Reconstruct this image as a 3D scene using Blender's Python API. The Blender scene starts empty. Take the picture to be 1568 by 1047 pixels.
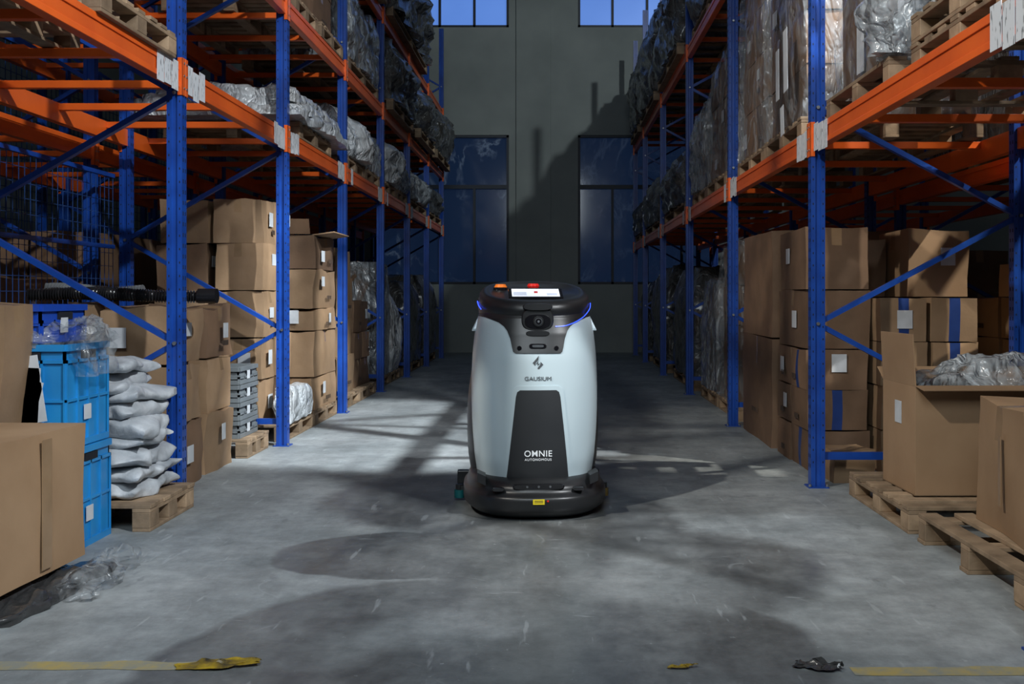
import bpy, math, random
from mathutils import Vector, Matrix, noise
random.seed(7)
R=random.Random(11)
scene=bpy.context.scene
COL=scene.collection

# ------------------------------------------------------------------ materials
def newmat(name):
    m=bpy.data.materials.new(name); m.use_nodes=True
    nt=m.node_tree; b=nt.nodes['Principled BSDF']
    return m,nt,b
def N(nt,t,**k):
    n=nt.nodes.new(t)
    for a,v in k.items(): setattr(n,a,v)
    return n
def mixcol(nt,fac,a,b,blend='MIX'):
    n=N(nt,'ShaderNodeMix',data_type='RGBA',blend_type=blend)
    def put(i,v):
        if isinstance(v,(tuple,list)): n.inputs[i].default_value=(*v[:3],1)
        elif isinstance(v,(int,float)): n.inputs[i].default_value=v
        else: nt.links.new(v,n.inputs[i])
    put(0,fac); put(6,a); put(7,b)
    return n.outputs[2]
def mthn(nt,op,a,b_=0.0):
    n=N(nt,'ShaderNodeMath',operation=op)
    for i,v in enumerate((a,b_)):
        if isinstance(v,(int,float)): n.inputs[i].default_value=v
        else: nt.links.new(v,n.inputs[i])
    return n.outputs[0]
def noisetex(nt,scale,detail=4,rough=.55,vec=None,stretch=None,rot=0,dist=0):
    n=N(nt,'ShaderNodeTexNoise'); n.inputs['Scale'].default_value=scale
    n.inputs['Detail'].default_value=detail; n.inputs['Roughness'].default_value=rough
    n.inputs['Distortion'].default_value=dist
    if vec is None:
        g=N(nt,'ShaderNodeNewGeometry'); vec=g.outputs['Position']
    if stretch:
        mp=N(nt,'ShaderNodeMapping'); mp.inputs['Scale'].default_value=stretch
        mp.inputs['Rotation'].default_value=(0,0,rot)
        nt.links.new(vec,mp.inputs['Vector']); vec=mp.outputs[0]
    nt.links.new(vec,n.inputs['Vector'])
    return n.outputs['Fac']
def ridged(nt,scale,detail=3,stretch=None):
    f=noisetex(nt,scale,detail,.55,stretch=stretch,dist=.6)
    a=mthn(nt,'ABSOLUTE',mthn(nt,'SUBTRACT',f,.5))
    return mthn(nt,'POWER',mthn(nt,'MULTIPLY',a,4.0),.6)
def ramp(nt,fac,p0,p1,c0=(0,0,0),c1=(1,1,1)):
    r=N(nt,'ShaderNodeValToRGB'); nt.links.new(fac,r.inputs[0])
    r.color_ramp.elements[0].position=p0; r.color_ramp.elements[0].color=(*c0,1)
    r.color_ramp.elements[1].position=p1; r.color_ramp.elements[1].color=(*c1,1)
    return r.outputs[0]
def bump(nt,b,h,strength=.3,dist=.01):
    n=N(nt,'ShaderNodeBump'); n.inputs['Strength'].default_value=strength; n.inputs['Distance'].default_value=dist
    nt.links.new(h,n.inputs['Height']); nt.links.new(n.outputs[0],b.inputs['Normal'])
def simple(name,c,rough=.5,metal=0,c2=None,scale=6,bmp=0,bscale=30,emit=None,es=0,coat=0,island=0):
    m,nt,b=newmat(name)
    b.inputs['Roughness'].default_value=rough; b.inputs['Metallic'].default_value=metal
    b.inputs['Coat Weight'].default_value=coat
    if c2 is None: c2=tuple(x*.75 for x in c)
    f=ramp(nt,noisetex(nt,scale),.35,.7)
    col=mixcol(nt,f,c,c2)
    if island:
        g=N(nt,'ShaderNodeNewGeometry')
        r=ramp(nt,g.outputs['Random Per Island'],0,1,(1-island,)*3,(1+island*.3,)*3)
        col=mixcol(nt,1.0,col,r,'MULTIPLY')
    nt.links.new(col,b.inputs['Base Color'])
    if bmp: bump(nt,b,noisetex(nt,bscale,3),bmp,.01)
    if emit:
        b.inputs['Emission Color'].default_value=(*emit,1); b.inputs['Emission Strength'].default_value=es
    return m
M={}
M['orange']=simple('orange_paint',(.90,.15,.018),.34,0,(.74,.11,.014),3,island=.15)
M['blue']=simple('blue_paint',(.010,.070,.38),.36,0,(.006,.04,.24),5)
M['bluedk']=simple('blue_wire',(.02,.07,.24),.5)
M['hole']=simple('perforation_dark',(.004,.006,.012),.8)
M['steel']=simple('zinc_steel',(.4,.42,.45),.35,.9)
M['kraft']=simple('kraft_cardboard',(.38,.245,.14),.75,0,(.28,.175,.095),4,.08,60,island=.4)
M['kraft2']=simple('kraft_cardboard_dark',(.22,.13,.075),.75,0,(.15,.088,.05),4,.08,60,island=.35)
M['kraftlt']=simple('kraft_cardboard_light',(.36,.23,.13),.72,0,(.30,.185,.10),3,.05,60,island=.12)
M['kraftin']=simple('cardboard_inner',(.32,.215,.13),.8,0,(.25,.17,.1),5)
M['tape']=simple('packing_tape',(.32,.21,.12),.2,0,(.26,.17,.095),8)
M['strap']=simple('blue_strap',(.02,.05,.20),.35)
M['ink']=simple('printed_ink',(.07,.045,.03),.7)
M['wood']=simple('pallet_wood',(.40,.28,.175),.8,0,(.22,.15,.09),9,.2,50,island=.45)
M['concwall']=simple('painted_wall',(.32,.345,.33),.85,0,(.24,.265,.255),.8,.05,20)
M['frame']=simple('window_frame_dark',(.015,.022,.04),.5)
M['black']=simple('robot_black_plastic',(.014,.015,.017),.36,0,(.011,.012,.013),5)
M['blackg']=simple('robot_gloss_black',(.008,.008,.01),.12,0,(.006,.006,.008),5,coat=.5)
M['blackm']=simple('robot_matte_panel',(.024,.026,.029),.45,0,(.020,.022,.025),5)
M['white']=simple('robot_white_shell',(.50,.60,.64),.32,0,(.48,.58,.62),2,coat=.2)
M['whitetxt']=simple('white_print',(.75,.78,.8),.5,emit=(.8,.85,.9),es=.15)
M['greytxt']=simple('grey_print',(.09,.1,.11),.4)
M['red']=simple('red_button',(.7,.02,.015),.3,emit=(1,.03,.02),es=.12)
M['amber']=simple('amber_beacon',(.9,.2,.02),.3,emit=(1,.25,.03),es=.15)
M['led']=simple('blue_led',(.02,.05,.9),.3,emit=(.03,.08,1),es=2.6)
M['screen']=simple('screen_lit',(.6,.62,.66),.2,emit=(.82,.88,1),es=.8)
M['uigrey']=simple('screen_tile',(.4,.43,.5),.3,emit=(.6,.66,.8),es=.65)
M['yellow']=simple('yellow_label',(.75,.6,.02),.4,emit=(.8,.65,.02),es=.12)
M['teal']=simple('teal_rubber',(.0,.10,.11),.5)
M['brownr']=simple('polyurethane_roller',(.16,.11,.03),.5)
M['crate']=simple('blue_crate_plastic',(.02,.27,.62),.36,0,(.015,.20,.50),4)
M['crate2']=simple('dark_blue_crate_plastic',(.01,.07,.45),.38,0,(.01,.05,.33),4)
M['greycrate']=simple('grey_crate_plastic',(.16,.18,.19),.5)
M['bag']=simple('woven_bag_white',(.54,.57,.60),.5,0,(.30,.33,.36),7,.6,22)
M['hose']=simple('hose_black',(.014,.014,.016),.25)
M['hosegrey']=simple('hose_grey',(.16,.17,.18),.35)
M['darkfoil']=simple('dark_plastic_sheet',(.025,.025,.027),.22,0,(.06,.06,.06),8,.8,18)
m,nt,b=newmat('yellow_floor_tape'); M['ytape']=m
f=ramp(nt,noisetex(nt,6,8,.75),.38,.58)
c=mixcol(nt,f,(.46,.36,.13),(.28,.29,.25)); nt.links.new(c,b.inputs['Base Color']); b.inputs['Roughness'].default_value=.5
M['ypeel']=simple('yellow_tape_peeled',(.50,.34,.02),.4,0,(.04,.035,.025),14,.5,30)
m,nt,b=newmat('paper_label'); M['label']=m
w=noisetex(nt,45,2,.5,stretch=(1,1.5,.35))
f=ramp(nt,w,.60,.64)
nt.links.new(mixcol(nt,f,(.66,.69,.72),(.22,.23,.24)),b.inputs['Base Color']); b.inputs['Roughness'].default_value=.6
M['paper']=simple('white_paper',(.62,.65,.68),.6,0,(.48,.51,.54),7)
def film(name,tint,lo,hi,rough,sc=5):
    m,nt,b=newmat(name)
    out=nt.nodes['Material Output']
    b.inputs['Base Color'].default_value=(*tint,1); b.inputs['Roughness'].default_value=rough
    b.inputs['Specular IOR Level'].default_value=1.0; b.inputs['Coat Weight'].default_value=.6; b.inputs['Coat Roughness'].default_value=.12
    bump(nt,b,ridged(nt,sc,3,(1,1,.55)),1.0,.035)
    tr=N(nt,'ShaderNodeBsdfTransparent'); mx=N(nt,'ShaderNodeMixShader')
    r=N(nt,'ShaderNodeMapRange'); nt.links.new(ridged(nt,sc*.8,4,(1,1,.6)),r.inputs[0])
    r.inputs[1].default_value=.75; r.inputs[2].default_value=.15; r.inputs[3].default_value=lo; r.inputs[4].default_value=hi
    nt.links.new(r.outputs[0],mx.inputs[0]); nt.links.new(tr.outputs[0],mx.inputs[1]); nt.links.new(b.outputs[0],mx.inputs[2])
    nt.links.new(mx.outputs[0],out.inputs[0])
    return m
M['film']=film('stretch_film_clear',(.38,.41,.43),.04,.42,.18)
M['filmd']=film('plastic_wrap_cloudy',(.42,.46,.49),.2,.88,.22)
def wrapm(name,c,c2,bd=.04):
    m,nt,b=newmat(name)
    r=ridged(nt,4.5,4,(1,1,.6))
    f=ramp(nt,r,.15,.9)
    g2=ramp(nt,noisetex(nt,1.7,3),.35,.65)
    col=mixcol(nt,f,c,c2); col=mixcol(nt,mthn(nt,'MULTIPLY',g2,.35),col,(c2[0]*.9,c2[1]*.7,c2[2]*.5))
    nt.links.new(col,b.inputs['Base Color']); b.inputs['Roughness'].default_value=.28
    b.inputs['Coat Weight'].default_value=.6; b.inputs['Coat Roughness'].default_value=.18
    bump(nt,b,r,1.0,bd); return m
M['wrapgrey']=wrapm('plastic_wrapped_grey',(.66,.71,.75),(.27,.29,.31))
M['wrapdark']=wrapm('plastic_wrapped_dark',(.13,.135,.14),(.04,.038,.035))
m,nt,b=newmat('window_glass_sky'); M['skyglass']=m
b.inputs['Base Color'].default_value=(.1,.2,.5,1); b.inputs['Roughness'].default_value=.3
f=noisetex(nt,.7,2)
nt.links.new(mixcol(nt,f,(.06,.15,.46),(.11,.24,.66)),b.inputs['Emission Color']); b.inputs['Emission Strength'].default_value=1.0
m,nt,b=newmat('window_glass_dark'); M['darkglass']=m
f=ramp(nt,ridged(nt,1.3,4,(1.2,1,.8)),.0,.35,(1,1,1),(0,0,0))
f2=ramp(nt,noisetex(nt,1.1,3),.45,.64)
nt.links.new(mixcol(nt,mthn(nt,'MULTIPLY',f,f2),(.010,.022,.05),(.30,.36,.45)),b.inputs['Base Color']); b.inputs['Roughness'].default_value=.10  # pale streaks are reflections painted into the glass colour
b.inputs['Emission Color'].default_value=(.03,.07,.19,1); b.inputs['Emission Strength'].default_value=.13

# floor
m,nt,b=newmat('concrete_floor'); M['floor']=m
g=N(nt,'ShaderNodeNewGeometry'); P=g.outputs['Position']
mth=lambda op,a,b_=0.0: mthn(nt,op,a,b_)
f1=ramp(nt,noisetex(nt,.9,8,.68,P),.36,.64)
col=mixcol(nt,f1,(.25,.28,.29),(.41,.44,.45))
f2=ramp(nt,noisetex(nt,6,8,.75,P),.38,.62)
col=mixcol(nt,f2,col,mixcol(nt,1.0,col,(.70,.70,.70),'MULTIPLY'))
st=ramp(nt,noisetex(nt,2.2,7,.7,P,(1,.22,1),.2),.40,.62)
col=mixcol(nt,mth('MULTIPLY',st,.6),col,mixcol(nt,1.0,col,(.62,.62,.62),'MULTIPLY'))
def warp(vec,sc,amt):
    wn=N(nt,'ShaderNodeTexNoise'); wn.inputs['Scale'].default_value=sc; wn.inputs['Detail'].default_value=5
    nt.links.new(vec,wn.inputs['Vector'])
    s1=N(nt,'ShaderNodeVectorMath',operation='SUBTRACT'); nt.links.new(wn.outputs['Color'],s1.inputs[0]); s1.inputs[1].default_value=(.5,.5,.5)
    s2=N(nt,'ShaderNodeVectorMath',operation='SCALE'); nt.links.new(s1.outputs[0],s2.inputs[0]); s2.inputs['Scale'].default_value=amt
    s3=N(nt,'ShaderNodeVectorMath',operation='ADD'); nt.links.new(vec,s3.inputs[0]); nt.links.new(s2.outputs[0],s3.inputs[1])
    return s3.outputs[0]
WP=warp(P,1.3,.35)
WP2=warp(P,1.2,1.3)
def blob(cx,cy,rx,ry,soft=.05,W=None):
    a=N(nt,'ShaderNodeVectorMath',operation='SUBTRACT'); nt.links.new(W or WP,a.inputs[0]); a.inputs[1].default_value=(cx,cy,0)
    d=N(nt,'ShaderNodeVectorMath',operation='MULTIPLY'); nt.links.new(a.outputs[0],d.inputs[0]); d.inputs[1].default_value=(1/rx,1/ry,0)
    l=N(nt,'ShaderNodeVectorMath',operation='LENGTH'); nt.links.new(d.outputs[0],l.inputs[0])
    r=N(nt,'ShaderNodeMapRange'); nt.links.new(l.outputs['Value'],r.inputs[0])
    r.inputs[1].default_value=1-soft; r.inputs[2].default_value=1+soft; r.inputs[3].default_value=1; r.inputs[4].default_value=0
    return r.outputs[0]
wet_dark=blob(-.20,3.38,1.10,.98,.025)
for q in [(-.72,4.72,.56,.42,.025),(.0,5.2,.66,1.6,.08),(-.45,6.0,.85,.9,.10),(.1,12,.95,6.0,.15),(.55,4.5,.6,.7,.10),(-.5,2.2,1.7,.8,.08)]:  # wet tracks, plus a blob that darkens the floor around the robot
    wet_dark=mth('MAXIMUM',wet_dark,blob(*q))
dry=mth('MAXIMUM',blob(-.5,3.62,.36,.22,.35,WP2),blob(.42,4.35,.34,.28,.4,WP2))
wet_dark=mth('MULTIPLY',wet_dark,mth('SUBTRACT',1.0,mth('MULTIPLY',dry,.65)))
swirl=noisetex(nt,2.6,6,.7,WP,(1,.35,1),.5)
wmod=mth('MULTIPLY',wet_dark,mth('ADD',.5,mth('MULTIPLY',ramp(nt,swirl,.35,.65),.5)))
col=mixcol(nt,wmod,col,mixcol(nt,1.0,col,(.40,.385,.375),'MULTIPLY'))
sc=ramp(nt,noisetex(nt,16,3,.5,P,(1,.16,1),.3),.67,.71); sc2=ramp(nt,noisetex(nt,12,4,.6,P,(.2,1,1),.4),.68,.72); sc3=ramp(nt,noisetex(nt,30,3,.6,P),.68,.72)
def hair(scale,dist,th,seedoff):
    mp=N(nt,'ShaderNodeMapping'); mp.inputs['Location'].default_value=(seedoff,seedoff*.7,0); nt.links.new(P,mp.inputs['Vector'])
    f=noisetex(nt,scale,1.0,.4,mp.outputs[0],dist=dist)
    a=mth('ABSOLUTE',mth('SUBTRACT',f,.5))
    return ramp(nt,a,th*.4,th,(1,1,1),(0,0,0))
hm=ramp(nt,noisetex(nt,3.1,3,.6,P),.56,.66)
h1=mth('MULTIPLY',mth('MULTIPLY',hair(1.3,.3,.0035,3),hm),.7)
scf=mth('MULTIPLY',mth('MAXIMUM',mth('MAXIMUM',sc,mth('MAXIMUM',sc2,h1)),sc3),.30)
col=mixcol(nt,scf,col,(.50,.54,.56))
dk=ramp(nt,noisetex(nt,10,4,.6,P,(1,.5,1),-.4),.62,.72)
col=mixcol(nt,mth('MULTIPLY',dk,.5),col,(.12,.13,.135))
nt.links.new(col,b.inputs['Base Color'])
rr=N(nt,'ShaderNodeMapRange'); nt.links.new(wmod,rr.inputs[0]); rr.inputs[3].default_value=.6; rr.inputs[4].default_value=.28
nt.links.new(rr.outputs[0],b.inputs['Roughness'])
bump(nt,b,noisetex(nt,40,4,.6,P),.08,.01)

# ------------------------------------------------------------------ mesh helper
class MB:
    def __init__(s): s.v=[];s.f=[];s.m=[];s.mats=[]
    def mi(s,k):
        if k not in s.mats: s.mats.append(k)
        return s.mats.index(k)
    def add(s,vs,fs,mat):
        o=len(s.v); s.v+= [tuple(v) for v in vs]
        i=s.mi(mat)
        for f in fs: s.f.append([o+a for a in f]); s.m.append(i)
    def box(s,x0,x1,y0,y1,z0,z1,mat,T=None):
        vs=[Vector((x,y,z)) for x in (x0,x1) for y in (y0,y1) for z in (z0,z1)]
        if T is not None: vs=[T@v for v in vs]
        s.add(vs,[(0,1,3,2),(4,6,7,5),(0,4,5,1),(2,3,7,6),(0,2,6,4),(1,5,7,3)],mat)
    def bar(s,a,b,w,h,mat,up=(0,0,1)):
        a=Vector(a);b=Vector(b);d=(b-a);L=d.length;d.normalize();u=Vector(up)
        if abs(d.dot(u))>.95:u=Vector((1,0,0))
        x=d.cross(u).normalized();u=x.cross(d)
        T=Matrix((( x.x,d.x,u.x,a.x),(x.y,d.y,u.y,a.y),(x.z,d.z,u.z,a.z),(0,0,0,1)))
        s.box(-w/2,w/2,0,L,-h/2,h/2,mat,T)
    def cyl(s,c,axis,r,L,mat,n=20,r2=None):
        c=Vector(c);ax=Vector(axis).normalized();q=ax.to_track_quat('Z','Y').to_matrix()
        r2=r if r2 is None else r2; vs=[]
        for k,(rr_,zz) in enumerate(((r,0),(r2,L))):
            for i in range(n):
                t=2*math.pi*i/n; vs.append(c+q@Vector((rr_*math.cos(t),rr_*math.sin(t),zz)))
        fs=[(i,(i+1)%n,n+(i+1)%n,n+i) for i in range(n)]+[tuple(range(n))[::-1],tuple(range(n,2*n))]
        s.add(vs,fs,mat)
    def tube(s,pts,r,mat,n=10,rfn=None):
        vs=[];K=len(pts)
        for k,p in enumerate(pts):
            p=Vector(p);d=(Vector(pts[min(k+1,K-1)])-Vector(pts[max(k-1,0)])).normalized()
            q=d.to_track_quat('Z','Y').to_matrix(); rk=rfn(k) if rfn else r
            for i in range(n):
                t=2*math.pi*i/n; vs.append(p+q@Vector((rk*math.cos(t),rk*math.sin(t),0)))
        fs=[(k*n+i,k*n+(i+1)%n,(k+1)*n+(i+1)%n,(k+1)*n+i) for k in range(K-1) for i in range(n)]
        fs+= [tuple(range(n))[::-1],tuple(range((K-1)*n,K*n))]
        s.add(vs,fs,mat)
    def gridbox(s,us,vs_,ws,fn,matfn):
        idx={};verts=[]
        def g(i,j,k):
            if (i,j,k) not in idx:
                idx[(i,j,k)]=len(verts); verts.append(fn(us[i],vs_[j],ws[k]))
            return idx[(i,j,k)]
        A,B,C=len(us)-1,len(vs_)-1,len(ws)-1
        fl=[]
        for i in range(A):
            for j in range(B):
                uc=((us[i]+us[i+1])/2,(vs_[j]+vs_[j+1])/2)
                fl.append(([g(i,j,0),g(i,j+1,0),g(i+1,j+1,0),g(i+1,j,0)],matfn(uc[0],uc[1],-1)))
                fl.append(([g(i,j,C),g(i+1,j,C),g(i+1,j+1,C),g(i,j+1,C)],matfn(uc[0],uc[1],1)))
        for i in range(A):
            for k in range(C):
                uc=((us[i]+us[i+1])/2,(ws[k]+ws[k+1])/2)
                fl.append(([g(i,0,k),g(i+1,0,k),g(i+1,0,k+1),g(i,0,k+1)],matfn(uc[0],-1,uc[1])))
                fl.append(([g(i,B,k),g(i,B,k+1),g(i+1,B,k+1),g(i+1,B,k)],matfn(uc[0],1,uc[1])))
        for j in range(B):
            for k in range(C):
                uc=((vs_[j]+vs_[j+1])/2,(ws[k]+ws[k+1])/2)
                fl.append(([g(0,j,k),g(0,j,k+1),g(0,j+1,k+1),g(0,j+1,k)],matfn(-1,uc[0],uc[1])))
                fl.append(([g(A,j,k),g(A,j+1,k),g(A,j+1,k+1),g(A,j,k+1)],matfn(1,uc[0],uc[1])))
        o=len(s.v); s.v+=[tuple(v) for v in verts]
        for f,mt in fl: s.f.append([o+a for a in f]); s.m.append(s.mi(mt))
    def obj(s,name,parent=None,smooth=35,bev=0,sub=0):
        me=bpy.data.meshes.new(name); me.from_pydata(s.v,[],s.f)
        for k in s.mats: me.materials.append(M[k])
        me.polygons.foreach_set('material_index',s.m)
        if smooth:
            me.polygons.foreach_set('use_smooth',[True]*len(s.f)); me.set_sharp_from_angle(angle=math.radians(smooth))
        me.update()
        ob=bpy.data.objects.new(name,me); COL.objects.link(ob)
        if parent: ob.parent=parent
        if bev:
            md=ob.modifiers.new('bevel','BEVEL'); md.width=bev; md.segments=2; md.limit_method='ANGLE'
        if sub:
            md=ob.modifiers.new('sub','SUBSURF'); md.levels=sub; md.render_levels=sub
        return ob
def empty(name,loc=(0,0,0),rot=0):
    e=bpy.data.objects.new(name,None); e.location=loc; e.rotation_euler=(0,0,rot); e.empty_display_size=.2; COL.objects.link(e); return e
def lin(n): return [-1+2*i/n for i in range(n+1)]

# ------------------------------------------------------------------ cartons
def carton(mb,cx,cy,z0,w,d,h,rot=0,mat='kraft',crush=0.0,label=None,tape=True,straps=False,axis=None,lean=0):
    ax=R.choice('xy') if axis is None else axis
    tw=.035
    nn_=6 if crush>.02 else 4
    U=sorted(set(lin(nn_)+[-tw/w*2,tw/w*2])); V=sorted(set(lin(nn_)+[-tw/d*2,tw/d*2])); W=[-1,-.5,0,.45,.8,1]
    seed=Vector((R.random()*50,R.random()*50,R.random()*50))
    c,s_=math.cos(rot),math.sin(rot)
    def fn(u,v,w_):
        b=(.006+crush*.25)
        p=Vector((u*w/2,v*d/2,w_*h/2))
        bul=b*math.cos(u*1.57)*math.cos(w_*1.57) if abs(v)==1 else 0
        bu2=b*math.cos(v*1.57)*math.cos(w_*1.57) if abs(u)==1 else 0
        p.y+=bul*(1 if v>0 else -1); p.x+=bu2*(1 if u>0 else -1)
        n=noise.noise_vector(p*3+seed)*(.006+crush)+noise.noise_vector(p*9+seed)*crush*.3
        if w_<=-1: n.z=0
        p+=n
        p.x+=lean*(w_+1)*h/2
        return Vector((cx+p.x*c-p.y*s_,cy+p.x*s_+p.y*c,z0+h/2+p.z))
    def mf(u,v,w_):
        if tape:
            if ax=='x' and abs(v)<tw/d*2+.001 and (w_==1 or (abs(u)==1 and w_>.45)): return 'tape'
            if ax=='y' and abs(u)<tw/w*2+.001 and (w_==1 or (abs(v)==1 and w_>.45)): return 'tape'
        if straps:
            if ax=='x' and abs(v)<tw/d*2+.001: return 'strap'
            if ax=='y' and abs(u)<tw/w*2+.001: return 'strap'
        return mat
    mb.gridbox(U,V,W,fn,mf)
    T=Matrix.Translation((cx,cy,z0))@Matrix.Rotation(rot,4,'Z')
    e=.012+crush*.7
    if label:
        for face in label:
            fc,u,zz,lw,lh,mt=face
            if fc=='f': mb.box(u*w/2-lw/2,u*w/2+lw/2,-d/2-e,-d/2-e+.003,zz*h-lh/2,zz*h+lh/2,mt,T)
            if fc=='r': mb.box(w/2+e-.003,w/2+e,u*d/2-lw/2,u*d/2+lw/2,zz*h-lh/2,zz*h+lh/2,mt,T)
            if fc=='l': mb.box(-w/2-e,-w/2-e+.003,u*d/2-lw/2,u*d/2+lw/2,zz*h-lh/2,zz*h+lh/2,mt,T)
def rlabels(side,p=.6):
    out=[]
    if R.random()<p: out.append((side,R.uniform(-.5,.5),R.uniform(.4,.7),R.uniform(.07,.13),R.uniform(.08,.13),'paper'))
    if R.random()<p*.5: out.append(('f',R.uniform(-.5,.5),R.uniform(.4,.7),.1,.12,'paper'))
    if R.random()<.5:
        u=R.uniform(-.3,.3)
        for k in range(5): out.append((side,u+k*.09,.28,.02,.035,'ink'))
    return out
def stack(name,x0,x1,y0,y1,z0,hs,nx,ny,side,mat='kraft',crush=.012,straps=False,jit=.03,p=.5,gap=.012,axis=None,other='kraft2'):
    mb=MB(); z=z0
    for h in hs:
        w=(x1-x0)/nx; d=(y1-y0)/ny
        for i in range(nx):
            for j in range(ny):
                mt=mat if R.random()>.2 else (other if mat=='kraft' else mat)
                carton(mb,x0+w*(i+.5)+R.uniform(-jit,jit)*.6,y0+d*(j+.5),z,w-gap-2*crush,d-gap-2*crush,h-.006,R.uniform(-jit,jit)*.8,mt,crush,rlabels(side,p),straps=straps,tape=not straps,axis=axis)
        z+=h
    return mb.obj(name,smooth=50)
def pallet(x0,x1,y0,y1,z0,name='wooden_pallet',along='x',parent=None):
    mb=MB(); j=lambda:R.uniform(-.006,.006)
    W=x1-x0;D=y1-y0
    if along=='x':
        for i in range(7):
            y=y0+(D-.09)*i/6; mb.box(x0+j(),x1+j(),y,y+.09,z0+.115,z0+.135,'wood')
        for t in (0,.5,1):
            x=x0+(W-.09)*t; mb.box(x,x+.09,y0,y1,z0+.095,z0+.115,'wood'); mb.box(x,x+.09,y0+j(),y1+j(),z0,z0+.018,'wood')
            for q in (0,.5,1):
                y=y0+(D-.12)*q; mb.box(x,x+.09,y,y+.12,z0+.018,z0+.095,'wood')
    else:
        for i in range(7):
            x=x0+(W-.09)*i/6; mb.box(x,x+.09,y0+j(),y1+j(),z0+.115,z0+.135,'wood')
        for t in (0,.5,1):
            y=y0+(D-.09)*t; mb.box(x0,x1,y,y+.09,z0+.095,z0+.115,'wood'); mb.box(x0+j(),x1+j(),y,y+.09,z0,z0+.018,'wood')
            for q in (0,.5,1):
                x=x0+(W-.12)*q; mb.box(x,x+.12,y,y+.09,z0+.018,z0+.095,'wood')
    return mb.obj(name,parent,smooth=0,bev=.003)
def crumple(mb,x0,x1,y0,y1,z0,z1,mat,amp=.06,freq=4,n=14,roundness=.0,top=0):
    cx,cy,cz=(x0+x1)/2,(y0+y1)/2,(z0+z1)/2; hx,hy,hz=(x1-x0)/2,(y1-y0)/2,(z1-z0)/2
    sd=Vector((R.random()*90,R.random()*90,R.random()*90))
    def fn(u,v,w):
        k=1-roundness*((abs(w))**3)
        if w<0: k=1-roundness*.2*abs(w)**3
        l=math.sqrt(max(u*u,1e-6)+v*v)
        kk=1-roundness*.25*max(0,l-1)
        p=Vector((cx+u*hx*k*kk,cy+v*hy*k*kk,cz+w*hz))
        nn=noise.noise_vector(p*freq*.6+sd)*amp*.8
        r_=(1-2*abs(noise.noise(p*freq*1.1+sd)))*amp*.5+(1-2*abs(noise.noise(p*freq*2.5+sd*2)))*amp*.28
        d=Vector((u if abs(u)>.98 else 0,v if abs(v)>.98 else 0,w if w>.98 else 0))
        if d.length>0: d.normalize()
        nn+=d*r_
        if w==-1: nn.z=abs(nn.z)*.1
        if w>.9: p.z-=top*(u*u+v*v)*.5
        return p+nn
    mb.gridbox(lin(n),lin(n),lin(max(4,int(n*.8))),fn,lambda a,b,c:mat)

# ------------------------------------------------------------------ room shell
XL,XR,YB,YF,ZC=-9.5,9.5,-5.0,21.6,9.2
def shell(name,*a,mat):
    mb=MB(); mb.box(*a,mat); return mb.obj(name,smooth=0)
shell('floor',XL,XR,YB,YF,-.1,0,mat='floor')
shell('ceiling',XL,XR,YB,YF,ZC,ZC+.1,mat='concwall')
shell('wall_left',XL-.15,XL,YB,YF,0,ZC,mat='concwall')
shell('wall_right',XR,XR+.15,YB,YF,0,ZC,mat='concwall')
shell('wall_behind',XL,XR,YB-.15,YB,0,ZC,mat='concwall')
wins=[(-3.8,-.93),(.50,3.37)]
mb=MB()
t0,t1=YF,YF+.25
zb,zt,zb2,zt2=1.41,4.5,6.73,8.7
mb.box(XL,-3.8,t0,t1,0,ZC,'concwall'); mb.box(-.93,.5,t0,t1,0,ZC,'concwall'); mb.box(3.37,XR,t0,t1,0,ZC,'concwall')
for a,b_ in wins:
    for z0,z1 in ((0,zb),(zt,zb2),(zt2,ZC)): mb.box(a,b_,t0,t1,z0,z1,'concwall')
mb.obj('wall_far',smooth=0)
mb=MB(); mb.box(-.78,-.06,YF-.05,YF,0,ZC,'concwall'); mb.obj('trim_1',smooth=0,bev=.01)
wi=1
for a,b_ in wins:
    for (z0,z1,gl) in ((zb,zt,'darkglass'),(zb2,zt2,'skyglass')):
        e=empty('window_%d'%wi,((a+b_)/2,YF,(z0+z1)/2)); wi+=1
        mb=MB(); w=(b_-a)/2; h=(z1-z0)/2
        fr=.05
        mb.box(-w,w,.02,.1,-h,-h+fr,'frame');mb.box(-w,w,.02,.1,h-fr,h,'frame')
        mb.box(-w,-w+fr,.02,.1,-h,h,'frame');mb.box(w-fr,w,.02,.1,-h,h,'frame')
        for k in range(1,4):
            x=-w+2*w*k/4; mb.box(x-.025,x+.025,.02,.1,-h,(h if gl=='skyglass' else h-1.07),'frame')
        tz=(h-1.07) if gl=='darkglass' else h-.9
        mb.box(-w,w,.015,.1,tz-.04,tz+.04,'frame')
        mb.obj('frame',e,smooth=0)
        mb=MB(); mb.box(-w,w,.11,.12,-h,h,gl); mb.obj('glass',e,smooth=0)

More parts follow.
